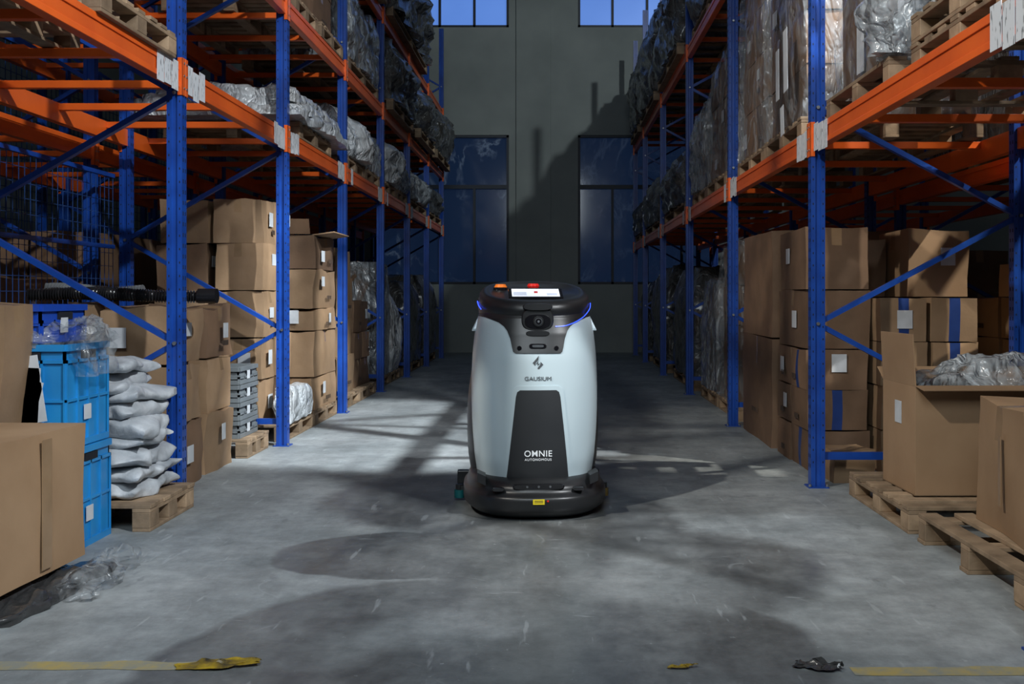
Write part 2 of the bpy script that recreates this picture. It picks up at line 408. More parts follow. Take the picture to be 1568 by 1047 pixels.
# ------------------------------------------------------------------ racks
def rack(xf,xb,ys,levels,ztop,brz,near_detail=3,labels=True,name='pallet_rack'):
    e=empty(name,((xf+xb)/2,0,0)); ox=(xf+xb)/2
    sgn=1 if xf>xb else -1
    up=MB(); bm=MB(); br=MB(); lb=MB()
    def post(x,y,detail):
        w=.043; dp=.036; x-=ox
        prof=[(-w,-dp),(-.016,-dp),(-.011,-dp+.01),(.011,-dp+.01),(.016,-dp),(w,-dp),(w,dp),(-w,dp)]
        vs=[(x+a,y+b_,z) for z in (.008,ztop) for a,b_ in prof]; n=len(prof)
        up.add(vs,[(i,(i+1)%n,n+(i+1)%n,n+i) for i in range(n)]+[tuple(range(n))[::-1],tuple(range(n,2*n))],'blue')
        up.box(x-.062,x+.062,y-.06,y+.06,0,.008,'blue')
        for bx in (-.052,.052): up.cyl((x+bx,y-.047,.008),(0,0,1),.009,.016,'steel',8)
        if detail:
            z=.12
            while z<min(ztop,4.6):
                for yy in (-.017,.017):
                    up.box(x+sgn*w-.0008,x+sgn*w+.0008,y+yy-.005,y+yy+.005,z,z+.022,'hole')
                z+=.06
            z=.15
            while z<min(ztop,4.6):
                for xx in (-.03,.03):
                    up.box(x+xx-.003,x+xx+.003,y-dp-.0008,y-dp+.0008,z,z+.012,'hole')
                z+=.075
    for i,y in enumerate(ys):
        d=i<near_detail
        post(xf,y,d); post(xb,y,d)
        a,b_=xf-ox,xb-ox
        br.bar((a,y,.19),(b_,y,.19),.03,.045,'blue')
        zf,zbk,step=brz; z=zf
        pts=[(a,zf)]
        zz=zf; s=b_
        while zz+step<ztop-.1:
            zz+=step; pts.append((s,zz)); s=a if s==b_ else b_
        for p,q in zip(pts,pts[1:]): br.bar((p[0],y,p[1]),(q[0],y,q[1]),.03,.042,'blue',up=(0,1,0))
        if zf-step>0.05: br.bar((a,y,zf),(b_,y,zf-step),.03,.042,'blue',up=(0,1,0))
        for p in pts:
            br.cyl((p[0],y-.042,p[1]),(0,1,0),.011,.084,'steel',8)
    for i in range(len(ys)-1):
        y0,y1=ys[i]+.037,ys[i+1]-.037
        for z in levels:
            for x in (xf,xb):
                s=sgn if x==xf else -sgn
                X=x-ox
                bm.box(X-.025,X+.025,y0,y1,z-.065,z+.065,'orange')
                bm.box(X+s*.025,X+s*.032,y0,y1,z+.03,z+.065,'orange'); bm.box(X+s*.025,X+s*.032,y0,y1,z-.065,z-.035,'orange')
                for yy,o in ((ys[i],1),(ys[i+1],-1)):
                    xa,xb2=sorted((X+s*.02,X+s*.05))
                    bm.box(xa,xb2,*sorted((yy+o*.037,yy+o*.044)),z-.11,z+.1,'orange')
                    xa,xb2=sorted((X+s*.044,X+s*.050))
                    bm.box(xa,xb2,*sorted((yy+o*.004,yy+o*.044)),z-.11,z+.1,'orange')
                    for kz in (-.07,0,.07): bm.cyl((X+s*.050,yy+o*.02,z+kz),(s,0,0),.008,.004,'steel',8)
            nb=3
            for k in range(nb):
                yy=y0+(y1-y0)*(k+.5)/nb
                bm.box(min(xf,xb)-ox+.025,max(xf,xb)-ox-.025,yy-.025,yy+.025,z+.015,z+.06,'orange')
        if labels:
            z=levels[0]
            X=xf-ox+sgn*.0345
            for start,nq in ((y0+.03,3),(y1-.34,3)):
                for q in range(nq):
                    if R.random()<.85 or i<2:
                        yc=start+q*.105; dz=R.uniform(-.012,.012); lb.box(X-.0012,X+.0012,yc,yc+.095,z-.09+dz,z+.075+dz,'label')
    up.obj('uprights',e,smooth=0); bm.obj('beams',e,smooth=0,bev=.002); br.obj('braces',e,smooth=0)
    if lb.v: lb.obj('beam_labels',e,smooth=0)
    return e
LX,LXB=-2.118,-3.34
RX,RXB=1.612,2.85
LY=[3.56+2.3*i for i in range(8)]
RY=[3.4,6.4,9.4,12.4,15.4,18.4,20.6]
rack(LX,LXB,LY,[2.40,3.43,4.6],6.2,(.905,0,.70))
rack(-4.9,-3.62,LY,[2.30,3.35,4.6],6.2,(.6,0,.75),0,False)
rack(RX,RXB,RY,[2.13,4.05],6.2,(1.0,0,.66))
rack(4.4,3.12,RY,[2.05,3.9],6.2,(.9,0,.7),0,False)

mb=MB()
for xx,ya,yb in ((-5.15,4,17),):
    y=ya
    while y<yb:
        mb.box(xx-.003,xx+.003,y-.003,y+.003,0,3.6,'bluedk'); y+=.1
    z=.1
    while z<3.6:
        mb.box(xx-.003,xx+.003,ya,yb,z-.003,z+.003,'bluedk'); z+=.1
    for z in (.05,1.2,2.4,3.6): mb.box(xx-.02,xx+.02,ya,yb,z-.02,z+.02,'blue')
    y=ya
    while y<=yb: mb.box(xx-.03,xx+.03,y-.03,y+.03,0,3.7,'blue'); y+=1.3
mb.obj('wire_mesh_fence',smooth=0)
mb=MB()
xx=-3.42
for ya,yb in ((3.65,5.8),(5.92,8.1)):
    y=ya
    while y<yb: mb.box(xx-.002,xx+.002,y-.002,y+.002,.5,2.1,'bluedk'); y+=.075
    z=.5
    while z<2.1: mb.box(xx-.002,xx+.002,ya,yb,z-.002,z+.002,'bluedk'); z+=.1
    for z in (.5,1.55,2.1): mb.box(xx-.015,xx+.015,ya,yb,z-.015,z+.015,'blue')
mb.obj('wire_mesh_panel',smooth=0)

# ------------------------------------------------------------------ robot
RC=(-.115,5.92,0)
robot=empty('floor_scrubber_robot',RC,math.radians(4.2))
def cr(tab,z):
    n=len(tab)
    if z<=tab[0][0]: return tab[0][1:]
    if z>=tab[-1][0]: return tab[-1][1:]
    for i in range(n-1):
        if tab[i][0]<=z<=tab[i+1][0]:
            t=(z-tab[i][0])/(tab[i+1][0]-tab[i][0])
            p0=tab[max(i-1,0)][1:];p1=tab[i][1:];p2=tab[i+1][1:];p3=tab[min(i+2,n-1)][1:]
            return tuple(.5*((2*b)+(-a+c)*t+(2*a-5*b+4*c-d)*t*t+(-a+3*b-3*c+d)*t**3) for a,b,c,d in zip(p0,p1,p2,p3))
SH=[(.19,.322,-.415,.42),(.30,.336,-.44,.43),(.48,.348,-.455,.43),(.67,.351,-.452,.42),(.84,.345,-.435,.40),(.97,.332,-.405,.38),(1.05,.316,-.380,.35),(1.09,.302,-.36,.33),(1.115,.28,-.335,.31)]
NE=2.7
def yfront(x,z,tab=SH):
    hw,yf,yb=cr(tab,z); yc=(yf+yb)/2;hd=(yb-yf)/2
    k=min(.9999,abs(x)/hw)
    return yc-hd*(1-k**NE)**(1/NE)
def loft(mb,tab,zs,mat,n=72,cap=True):
    rings=[]
    for z in zs:
        hw,yf,yb=cr(tab,z)[:3]; yc=(yf+yb)/2;hd=(yb-yf)/2; ring=[]
        for i in range(n):
            t=2*math.pi*i/n; c,s=math.cos(t),math.sin(t)
            ring.append((hw*math.copysign(abs(c)**(2/NE),c),yc+hd*math.copysign(abs(s)**(2/NE),s),z))
        rings.append(ring)
    vs=[p for r in rings for p in r]; K=len(rings)
    fs=[(k*n+i,k*n+(i+1)%n,(k+1)*n+(i+1)%n,(k+1)*n+i) for k in range(K-1) for i in range(n)]
    if cap: fs+=[tuple(range(n))[::-1],tuple(range((K-1)*n,K*n))]
    mb.add(vs,fs,mat)
def fr(a,b,n): return [a+(b-a)*i/n for i in range(n+1)]
mb=MB(); loft(mb,SH,fr(.19,1.112,40),'white'); mb.obj('body_shell',robot,smooth=60)
def patch(mb,rows,off,mat,tab=SH,nx=28,nz=5):
    zs=[]
    for i in range(len(rows)-1): zs+=fr(rows[i][0],rows[i+1][0],nz)[:-1]
    zs.append(rows[-1][0]); vs=[];K=len(zs)
    for z in zs:
        for i in range(len(rows)-1):
            if rows[i][0]<=z<=rows[i+1][0]+1e-9:
                t=(z-rows[i][0])/(rows[i+1][0]-rows[i][0]); a=rows[i][1]*(1-t)+rows[i+1][1]*t; b_=rows[i][2]*(1-t)+rows[i+1][2]*t; break
        hw=cr(tab,z)[0]-.001; a=max(a,-hw); b_=min(b_,hw)
        for j in range(nx+1):
            x=a+(b_-a)*(.5-.5*math.cos(math.pi*j/nx)); vs.append((x,yfront(x,z,tab)-off,z))
    n=nx+1
    fs=[(k*n+j,k*n+j+1,(k+1)*n+j+1,(k+1)*n+j) for k in range(K-1) for j in range(nx)]
    o=len(vs)
    per=[k*n for k in range(K)]+[(K-1)*n+j for j in range(1,n)]+[k*n+nx for k in range(K-2,-1,-1)]+[j for j in range(nx-1,0,-1)]
    back=[(vs[i][0],vs[i][1]+off+.012,vs[i][2]) for i in per]
    L=len(per)
    fs+=[(per[(i+1)%L],per[i],o+i,o+(i+1)%L) for i in range(L)]
    mb.add(vs+back,fs,mat)
mb=MB()
patch(mb,[(.195,-.180,.180),(.45,-.156,.156),(.66,-.135,.135),(.685,-.127,.127),(.698,-.108,.108)],.006,'white')
mb.obj('front_panel_surround',robot,smooth=40)
mb=MB()
patch(mb,[(.193,-.166,.166),(.45,-.138,.138),(.64,-.117,.117),(.666,-.110,.110),(.676,-.095,.095)],.0075,'blackm')
mb.obj('front_panel',robot,smooth=40)
mb=MB()
patch(mb,[(.868,-.118,.118),(.876,-.130,.130),(.90,-.136,.136),(.945,-.145,.145),(.985,-.160,.160),(1.01,-.178,.178),(1.03,-.205,.205),(1.045,-.245,.245),(1.055,-.275,.275),(1.062,-.34,.34),(1.11,-.34,.34)],.006,'black')
mb.obj('face_plate',robot,smooth=40)
mb=MB()
n=96
HT=[(1.052,.300,-.366,.34),(1.066,.311,-.384,.36),(1.090,.313,-.390,.36),(1.115,.306,-.384,.355),(1.130,.294,-.370,.345),(1.138,.276,-.352,.33),(1.138,.250,-.325,.305),(1.130,.242,-.318,.298)]
vs=[]
for z,hw,yf,yb in HT:
    yc=(yf+yb)/2;hd=(yb-yf)/2
    for i in range(n):
        t=2*math.pi*i/n; c,s=math.cos(t),math.sin(t)
        x=hw*math.copysign(abs(c)**(2/2.5),c); y=yc+hd*math.copysign(abs(s)**(2/2.5),s)
        vs.append((x,y,z+max(0,min(1,(z-1.052)/.065))*.125*(y+.39)/.75))
K=len(HT)
fs=[(k*n+i,k*n+(i+1)%n,(k+1)*n+(i+1)%n,(k+1)*n+i) for k in range(K-1) for i in range(n)]+[tuple(range((K-1)*n,K*n))]
mb.add(vs,fs,'black'); mb.obj('head_cover',robot,smooth=50)
def topz(y): return 1.138+.125*(y+.39)/.75
T=Matrix.Translation((0,-.20,topz(-.2)+.012))@Matrix.Rotation(math.radians(19),4,'X')
mb=MB(); mb.box(-.148,.148,-.075,.075,-.02,.006,'blackg',T); mb.obj('display_bezel',robot,smooth=0,bev=.004)
mb=MB(); mb.box(-.130,.130,-.062,.062,.0062,.0075,'screen',T)
mb.box(-.122,-.05,-.05,.01,.0076,.0080,'uigrey',T); mb.box(.06,.118,-.05,-.01,.0076,.0080,'uigrey',T); mb.box(-.008,.012,-.01,.02,.0078,.0082,'red',T)
mb.obj('display_screen',robot,smooth=0)
mb=MB(); mb.cyl((0,.03,topz(.03)-.02),(0,0,1),.045,.028,'blackg',28); mb.cyl((0,.03,topz(.03)+.008),(0,0,1),.03,.010,'red',28,.034); mb.cyl((0,.03,topz(.03)+.018),(0,0,1),.036,.014,'red',28,.028); mb.obj('emergency_stop_button',robot)
mb=MB(); mb.cyl((-.185,.07,topz(.07)-.02),(0,0,1),.042,.024,'blackg',24); mb.cyl((-.185,.07,topz(.07)+.004),(0,0,1),.038,.018,'amber',24,.028); mb.obj('amber_beacon',robot)
def spl(pts,n=8):
    out=[]
    P_=[Vector(p) for p in pts]
    for i in range(len(P_)-1):
        p0=P_[max(i-1,0)];p1=P_[i];p2=P_[i+1];p3=P_[min(i+2,len(P_)-1)]
        for k in range(n):
            t=k/n; out.append(.5*((2*p1)+(-p0+p2)*t+(2*p0-5*p1+4*p2-p3)*t*t+(-p0+3*p1-3*p2+p3)*t**3))
    out.append(P_[-1]); return out
pr=[]
for x,z in ((.095,1.008),(.15,1.012),(.195,1.026),(.235,1.045),(.268,1.066)): pr.append((x,yfront(x,z)-.009,z))
pr+= [(.296,-.225,1.100),(.309,-.14,1.130)]
mb=MB(); mb.tube(spl(pr),.0021,'led',8); mb.obj('led_strip_1',robot)
mb=MB(); mb.tube(spl([(-.298,-.225,1.098),(-.311,-.14,1.118),(-.317,-.05,1.140)]),.0028,'led',8); mb.obj('led_strip_2',robot)
def rrect(mb,cx,cz,hw,hh,y0,y1,mat,n=3.2,k=36):
    vs=[]
    for yy,sc_ in ((y1,1.0),(y0+.006,1.0),(y0,.94)):
        for i in range(k):
            t=2*math.pi*i/k;c,s=math.cos(t),math.sin(t)
            vs.append((cx+hw*sc_*math.copysign(abs(c)**(2/n),c),yy,cz+hh*sc_*math.copysign(abs(s)**(2/n),s)))
    fs=[(a*k+i,a*k+(i+1)%k,(a+1)*k+(i+1)%k,(a+1)*k+i) for a in (0,1) for i in range(k)]+[tuple(range(2*k,3*k))]
    mb.add(vs,fs,mat)
yf0=-.385
mb=MB()
rrect(mb,0,1.045,.085,.062,yf0-.022,yf0+.05,'black',2.6)
rrect(mb,0,1.035,.070,.040,yf0-.026,yf0-.015,'blackg',2.6)
rrect(mb,0,1.112,.078,.018,yf0-.034,yf0+.04,'black',3)
rrect(mb,0,.972,.062,.014,-.42,-.36,'black',3)
mb.obj('camera_housing',robot,smooth=45)
mb=MB(); mb.cyl((.004,yf0-.034,1.035),(0,1,0),.026,.01,'black',28,.03); mb.cyl((.004,yf0-.0375,1.035),(0,1,0),.019,.005,'greytxt',24); mb.cyl((.004,yf0-.039,1.035),(0,1,0),.0165,.005,'blackg',24); mb.cyl((.004,yf0-.0405,1.035),(0,1,0),.006,.003,'steel',16)
mb.obj('camera_lens',robot)
mb=MB(); rrect(mb,0,.905,.046,.014,yfront(0,.905)-.012,yfront(0,.905)+.01,'blackg',4)
rrect(mb,0,.906,.032,.007,yfront(0,.905)-.0135,yfront(0,.905)-.01,'greytxt',4)
for x in (-.098,.098): mb.cyl((x,yfront(x,.895)-.012,.895),(0,1,0),.012,.01,'blackg',20)
mb.obj('front_sensor_bar',robot,smooth=45)
for s in (-1,1):
    mb=MB()
    def fn(u,v,w,s=s):
        t=(w+1)/2
        return Vector((s*(.308+.022*(u+1)*(1-t*.95)),-.06+.05*v*(1-.5*t),.975+.085*t))
    mb.gridbox(lin(4),lin(5),lin(5),fn,lambda a,b_,c:'white'); mb.obj('side_wing_%d'%(1 if s<0 else 2),robot,smooth=50,sub=1)
    mb=MB(); mb.gridbox(lin(3),lin(4),lin(4),lambda u,v,w,s=s:Vector((s*(.306+.012*u*(1-.3*w*w)),.12+.07*v,1.13+.03*w)),lambda a,b_,c:'black'); mb.obj('side_cap_%d'%(1 if s<0 else 2),robot,smooth=60,sub=1)
RT=[(.10,.345,-.25,.56),(.3,.372,-.27,.58),(.55,.374,-.27,.58),(.72,.355,-.25,.56),(.9,.325,-.22,.54),(1.05,.29,-.15,.50),(1.10,.26,-.1,.45)]
mb=MB(); loft(mb,RT,fr(.10,1.10,24),'black'); mb.obj('rear_tank',robot,smooth=60)
BT=[(.012,.345,-.47,.50),(.03,.365,-.51,.54),(.055,.392,-.540,.56),(.10,.396,-.545,.56),(.125,.392,-.54,.56),(.138,.378,-.522,.54),(.15,.372,-.51,.53),(.175,.365,-.50,.52),(.20,.352,-.47,.50),(.212,.33,-.44,.46)]
mb=MB(); loft(mb,BT,fr(.012,.212,30),'black'); mb.obj('base_bumper',robot,smooth=45)
mb=MB()
for s in (-1,1):
    mb.gridbox(lin(4),lin(3),lin(3),lambda u,v,w,s=s:Vector((s*(.296+.022*u),-.385+.06*v,.212+.024*w+.01*u)),lambda a,b_,c:'black')
mb.obj('shell_bracket',robot,smooth=50)
mb=MB(); rrect(mb,0,.178,.135,.014,-.508,-.46,'blackg',4); rrect(mb,-.21,.165,.03,.009,-.50,-.44,'blackg',4); rrect(mb,.21,.165,.03,.009,-.50,-.44,'blackg',4)
for x in (-.06,0,.06): mb.cyl((x,-.512,.18),(0,1,0),.006,.01,'greytxt',14)
mb.obj('lidar_slot',robot)
mb=MB(); mb.box(-.032,.028,-.5485,-.5465,.095,.122,'yellow'); mb.box(-.024,.02,-.5495,-.5484,.104,.107,'ink'); mb.box(-.024,.02,-.5495,-.5484,.112,.115,'ink')
mb.cyl((.045,-.549,.112),(0,1,0),.005,.004,'red',12)
mb.obj('warning_label',robot,smooth=0)
mb=MB()
for x,mt in ((-.42,'teal'),(.41,'brownr')):
    mb.cyl((x,.1,.015),(0,0,1),.030,.045,mt,20); mb.cyl((x,.1,.06),(0,0,1),.022,.03,'black',16)
    mb.box(min(x,x*.8),max(x,x*.8),.08,.12,.06,.085,'black')
mb.obj('bumper_roller',robot)
mb=MB()
mb.box(-.44,.44,.56,.62,.01,.09,'black'); mb.box(-.44,.44,.62,.63,.0,.05,'teal'); mb.box(-.1,.1,.5,.6,.06,.14,'black'); mb.obj('squeegee',robot,smooth=0,bev=.006)
mb=MB()
for x in (-.25,.25): mb.cyl((x-.03,.25,.1),(1,0,0),.1,.06,'blackm',28)
mb.obj('drive_wheels',robot)
def text(txt,size,x,z,y,mat,name,bold=0,sx=1,spacing=1.0):
    cu=bpy.data.curves.new(name,'FONT'); cu.body=txt; cu.size=size; cu.align_x='CENTER'; cu.align_y='CENTER'; cu.extrude=.0008; cu.offset=bold; cu.space_character=spacing
    ob=bpy.data.objects.new(name,cu); COL.objects.link(ob)
    bpy.context.view_layer.update()
    me=bpy.data.meshes.new_from_object(ob.evaluated_get(bpy.context.evaluated_depsgraph_get()))
    bpy.data.objects.remove(ob); me.name=name
    T=Matrix.Translation((x,y,z))@Matrix.Rotation(math.radians(90),4,'X')@Matrix.Scale(sx,4,(1,0,0))
    me.transform(T)
    me.materials.clear(); me.materials.append(M[mat]); o=bpy.data.objects.new(name,me); COL.objects.link(o); o.parent=robot
text('OMNIE',.045,0,.342,yfront(0,.342)-.0095,'whitetxt','model_lettering',.0003,1.0,1.08)
text('AUTONOMOUS',.018,0,.311,yfront(0,.311)-.0095,'whitetxt','sub_lettering',0,1.0,1.15)
text('GAUSIUM',.030,0,.735,yfront(0,.735)-.003,'greytxt','maker_lettering',0,1.12)
mb=MB()
yy=yfront(0,.81)-.003
def poly(pts,mat):
    vs=[(x,yy,z) for x,z in pts]+[(x,yy+.006,z) for x,z in pts]; n=len(pts)
    mb.add(vs,[tuple(range(n)),tuple(range(n,2*n))[::-1]]+[(i,(i+1)%n,n+(i+1)%n,n+i) for i in range(n)],mat)
poly([(.004,.855),(-.028,.818),(-.014,.803),(-.012,.818),(.002,.834)],'greytxt')
poly([(-.004,.772),(.028,.809),(.014,.824),(.012,.809),(-.002,.793)],'greytxt')
poly([(.001,.828),(-.010,.812),(-.001,.814),(-.002,.800),(.010,.815),(.001,.813)],'greytxt')
mb.obj('logo_mark',robot,smooth=0)

# ------------------------------------------------------------------ left side goods
mb=MB(); carton(mb,-2.375,4.06,.09,.80,.64,.55,math.radians(-3),'kraftlt',.006,[('f',.35,.45,.03,.5,'tape'),('r',0,.5,.07,.50,'tape')],axis='y'); mb.obj('cardboard_box',smooth=50)
mb=MB(); crumple(mb,-2.78,-2.02,3.74,4.34,0.0,.065,'darkfoil',.02,6,20,.05); crumple(mb,-2.03,-1.92,3.70,4.5,0.0,.035,'darkfoil',.05,8,20,.3); mb.obj('dark_plastic_sheet',smooth=60)
mb=MB(); crumple(mb,-1.91,-1.79,4.0,4.66,0.0,.05,'film',.07,9,22,.4); mb.obj('crumpled_plastic_film',smooth=60)
mb=MB(); carton(mb,-2.66,4.54,.0,.60,.24,.60,0,'kraft2',.006,[]); carton(mb,-2.65,4.54,.60,.56,.24,.53,math.radians(2),'kraft',.016,[],lean=.08); mb.obj('cardboard_box_stack',smooth=50)
def crate(x0,x1,y0,y1,z0,z1,mat):
    mb=MB(); t=.012
    H=z1-z0
    def wall(p0,p1,nrm):
        d=Vector((p1[0]-p0[0],p1[1]-p0[1],0)); L=d.length; d.normalize()
        T=Matrix(((d.x,-nrm[0],0,p0[0]),(d.y,-nrm[1],0,p0[1]),(0,0,1,z0),(0,0,0,1)))
        mb.box(0,L,0,t,0,H,mat,T)
        mb.box(0,L,-.014,0,H-.03,H,mat,T); mb.box(0,L,-.010,0,H-.085,H-.07,mat,T); mb.box(0,L,-.010,0,.0,.03,mat,T); mb.box(0,L,-.008,0,H*.45,H*.45+.012,mat,T)
        n=max(3,int(L/.09))
        for i in range(n+1):
            x=L*i/n; mb.box(max(0,x-.006),min(L,x+.006),-.010,0,.03,H-.07,mat,T)
        mb.box(L*.35,L*.65,-.012,0,H-.07,H-.035,'hole',T)
        mb.box(L*.38,L*.38+.07,-.0125,-.009,H*.25,H*.25+.07,'paper',T)
    wall((x0,y0),(x1,y0),(0,-1)); wall((x1,y0),(x1,y1),(1,0)); wall((x1,y1),(x0,y1),(0,1)); wall((x0,y1),(x0,y0),(-1,0))
    mb.box(x0+t,x1-t,y0+t,y1-t,z0,z0+.015,mat)
    return mb
for z0,z1,mt,dx in ((0,.47,'crate',0),(.475,.95,'crate',-.01),(.955,1.13,'crate2',-.12)):
    crate(-2.50+dx,-2.19+dx,4.70,5.14,z0,z1,mt).obj('plastic_crate',smooth=0)
mb=MB(); crumple(mb,-2.40,-2.14,4.72,5.10,.955,1.03,'film',.07,9,20,.4); crumple(mb,-2.185,-2.14,4.75,5.05,.80,1.0,'film',.05,9,16,.4); mb.obj('plastic_bag',smooth=60)
mb=MB()
for k in range(3):
    T=Matrix.Translation((-2.37+k*.012,4.67,.66+k*.05))@Matrix.Rotation(.25-k*.2,4,'Y'); mb.box(-.06,.06,-.012,-.009+k*.001,-.16,.14,'paper',T)
mb.obj('paper_sheet',smooth=0)
pallet(-2.75,-2.0,5.17,5.80,0,along='x')
mb=MB(); z=.137
for k in range(9):
    h=.068+R.uniform(-.012,.025)
    x1=-2.085-R.uniform(-.02,.06)-(.035*max(0,k-5)); x0=x1-.60; y0=5.20+R.uniform(0,.05)+.012*k; y1=5.74
    sd=Vector((k*7.1,3,1)); cx,cy,cz=(x0+x1)/2,(y0+y1)/2,z+h/2; tl=R.uniform(-.05,.05); sk=R.uniform(-.05,.05)
    def fn(u,v,w,cx=cx,cy=cy,cz=cz,h=h,sd=sd,x0=x0,x1=x1,y0=y0,y1=y1,tl=tl,sk=sk):
        e=(1-abs(u)**5*.4)*(1-abs(v)**5*.4)
        p=Vector((cx+u*(x1-x0)/2*(1-.05*w*w)+sk*v,cy+v*(y1-y0)/2*(1-.05*w*w),cz+w*h/2*e*1.25+tl*u*.3))
        q=noise.noise_vector(p*5+sd)*.055+noise.noise_vector(p*13+sd)*.032
        q.z*=.6
        r=p+q
        r.z=max(r.z,.137); r.y=min(r.y,5.80)
        return r
    mb.gridbox(lin(22),lin(18),lin(6),fn,lambda a,b_,c:'bag'); z+=h*.98
mb.obj('woven_bag_stack',smooth=60)
stack('cardboard_box_stack',-3.20,-2.22,6.15,7.40,0,[.40,.36,.34],2,2,'r','kraft',.045)
mb=MB()
def hosepts(x0,x1,y,z,ph,amp=.03):
    return [(x0+(x1-x0)*i/200,y+amp*math.sin(i/200*7+ph),z+.010*math.sin(i/200*5+ph)) for i in range(201)]
mb.tube(hosepts(-3.15,-2.12,6.25,1.175,0),.03,'hose',14,lambda k:.033+.008*math.sin(k*2.0))
mb.tube(hosepts(-3.15,-2.55,6.45,1.20,1),.035,'hosegrey',14,lambda k:.036+.008*math.sin(k*1.8))
mb.cyl((-2.13,6.26,1.17),(1,0,0),.045,.11,'hose',18)
mb.obj('corrugated_hose',smooth=60)
pallet(-3.1,-2.2,7.5,8.05,0,along='x')
mb=MB()
for k in range(4):
    zz=.137+k*.13
    c2=crate(-2.62,-2.28,7.55,8.0,zz,zz+.125,'greycrate'); o=len(mb.v)
    mb.v+=c2.v; mb.f+=[[a+o for a in f] for f in c2.f]; mb.m+=[mb.mi(c2.mats[i]) for i in c2.m]
mb.obj('plastic_crate_stack',smooth=0)
pallet(-3.25,-2.15,8.35,9.4,0); pallet(-3.25,-2.15,9.42,10.35,0)
stack('cardboard_box_stack',-3.22,-2.32,8.38,9.25,.137,[.36,.34,.38,.38,.36],2,2,'r','kraft',.022,p=.8)
stack('cardboard_box_stack',-3.2,-2.12,9.4,10.33,.137,[.30,.42,.20,.36,.30],2,1,'r','kraft',.028,p=.8)
mb=MB(); crumple(mb,-2.26,-2.14,8.4,9.2,.137,.40,'wrapgrey',.04,6,14,.3); mb.obj('wrapped_goods',smooth=60)
mb=MB()
T=Matrix.Translation((-2.20,9.5,1.725))@Matrix.Rotation(math.radians(82),4,'Y'); mb.box(-.005,.005,0,.7,0,.20,'kraft',T)
T=Matrix.Translation((-2.6,9.42,1.73))@Matrix.Rotation(math.radians(20),4,'X'); mb.box(-.3,.4,-.004,.004,0,.14,'kraft2',T)
mb.obj('cardboard_flap',smooth=0)
pallet(-3.2,-2.15,10.6,11.6,0); pallet(-3.2,-2.15,11.65,12.6,0)
stack('cardboard_box_stack',-3.2,-2.2,10.6,11.55,.137,[.4,.4,.42,.3],2,1,'r','kraft',.02)
stack('cardboard_box_stack',-3.2,-2.2,11.65,12.55,.137,[.32,.3,.36],2,2,'r','kraft2',.016)
def wrapped(x0,x1,y0,y1,z0,z1,mat='wrapgrey',core=None,pal=True,amp=.06,rnd=.25,name='wrapped_pallet_load',n=24):
    if pal: pallet(x0,x1,y0,y1,z0); z0+=.137
    mb=MB()
    if core:
        nh=max(1,round((z1-z0)/.4)); hh=(z1-z0)/nh
        for k in range(nh):
            for jx in range(2):
                for jy in range(2):
                    w=(x1-x0)/2-.05; d=(y1-y0)/2-.05
                    carton(mb,x0+.04+w*(jx+.5)+.01*jx,y0+.04+d*(jy+.5)+.01*jy,z0+k*hh,w-.02,d-.02,hh-.005,R.uniform(-.02,.02),core,.008,rlabels('r' if x0<0 else 'l',.4))
        crumple(mb,x0+.01,x1-.01,y0+.01,y1-.01,z0,z1+.03,mat,amp*.6,5,n,rnd*.3)
    else: crumple(mb,x0,x1,y0,y1,z0,z1,mat,amp,4,n,rnd)
    return mb.obj(name,smooth=70)
wrapped(-3.2,-2.2,12.95,14.0,0,1.55,'filmd','kraft2')
wrapped(-3.2,-2.2,14.05,14.95,0,1.2,'wrapgrey')
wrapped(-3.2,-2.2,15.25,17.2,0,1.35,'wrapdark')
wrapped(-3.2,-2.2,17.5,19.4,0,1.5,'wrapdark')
Z1=2.466
pallet(-3.2,-2.06,4.75,5.70,Z1,along='x')
pallet(-3.2,-2.1,3.7,4.6,Z1,along='x'); wrapped(-3.1,-2.3,3.75,4.55,Z1+.137,3.1,'wrapgrey',pal=False)
pallet(-3.2,-2.08,8.55,9.75,Z1); mb=MB()
for k in range(4):
    crumple(mb,-3.3+.06*k,-2.03-.05*k,8.28+.03*k,10.2-.08*k,Z1+.137+k*.06,Z1+.20+k*.06,'wrapgrey',.10,3.0,26,.0)
mb.obj('folded_plastic_sheets',smooth=70)
wrapped(-3.2,-2.1,10.6,11.6,Z1,3.05,'wrapgrey',amp=.16,rnd=.4)
wrapped(-3.2,-2.1,11.65,12.6,Z1,2.95,'filmd','kraft2',amp=.12)
wrapped(-3.2,-2.1,12.9,13.9,Z1,3.1,'wrapgrey',amp=.18,rnd=.5)
wrapped(-3.2,-2.1,14.0,14.95,Z1,2.95,'filmd','kraft2',amp=.14,rnd=.4)
wrapped(-3.2,-2.1,15.2,17.2,Z1,3.05,'wrapgrey',amp=.14,rnd=.4)
wrapped(-3.2,-2.1,17.5,19.5,Z1,3.1,'wrapdark',amp=.12,rnd=.4)
Z2=3.496
pallet(-3.2,-2.1,8.5,9.3,Z2); pallet(-3.2,-2.08,9.35,10.3,Z2)
stack('cardboard_box_stack',-3.15,-2.15,8.5,10.25,Z2+.137,[.4,.35],2,2,'r','kraft2',.012)
pallet(-3.2,-2.1,6.1,7.2,Z2); stack('cardboard_box_stack',-3.15,-2.15,6.1,7.2,Z2+.137,[.4],2,2,'r','kraft',.012)
wrapped(-3.2,-2.1,10.7,12.5,Z2,4.35,'filmd','kraft2',amp=.1,rnd=.3)
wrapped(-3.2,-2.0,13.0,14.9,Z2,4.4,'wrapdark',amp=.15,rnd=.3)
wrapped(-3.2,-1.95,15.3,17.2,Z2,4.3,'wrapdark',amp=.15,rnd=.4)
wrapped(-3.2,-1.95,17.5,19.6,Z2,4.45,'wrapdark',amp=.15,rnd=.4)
Z3=4.666
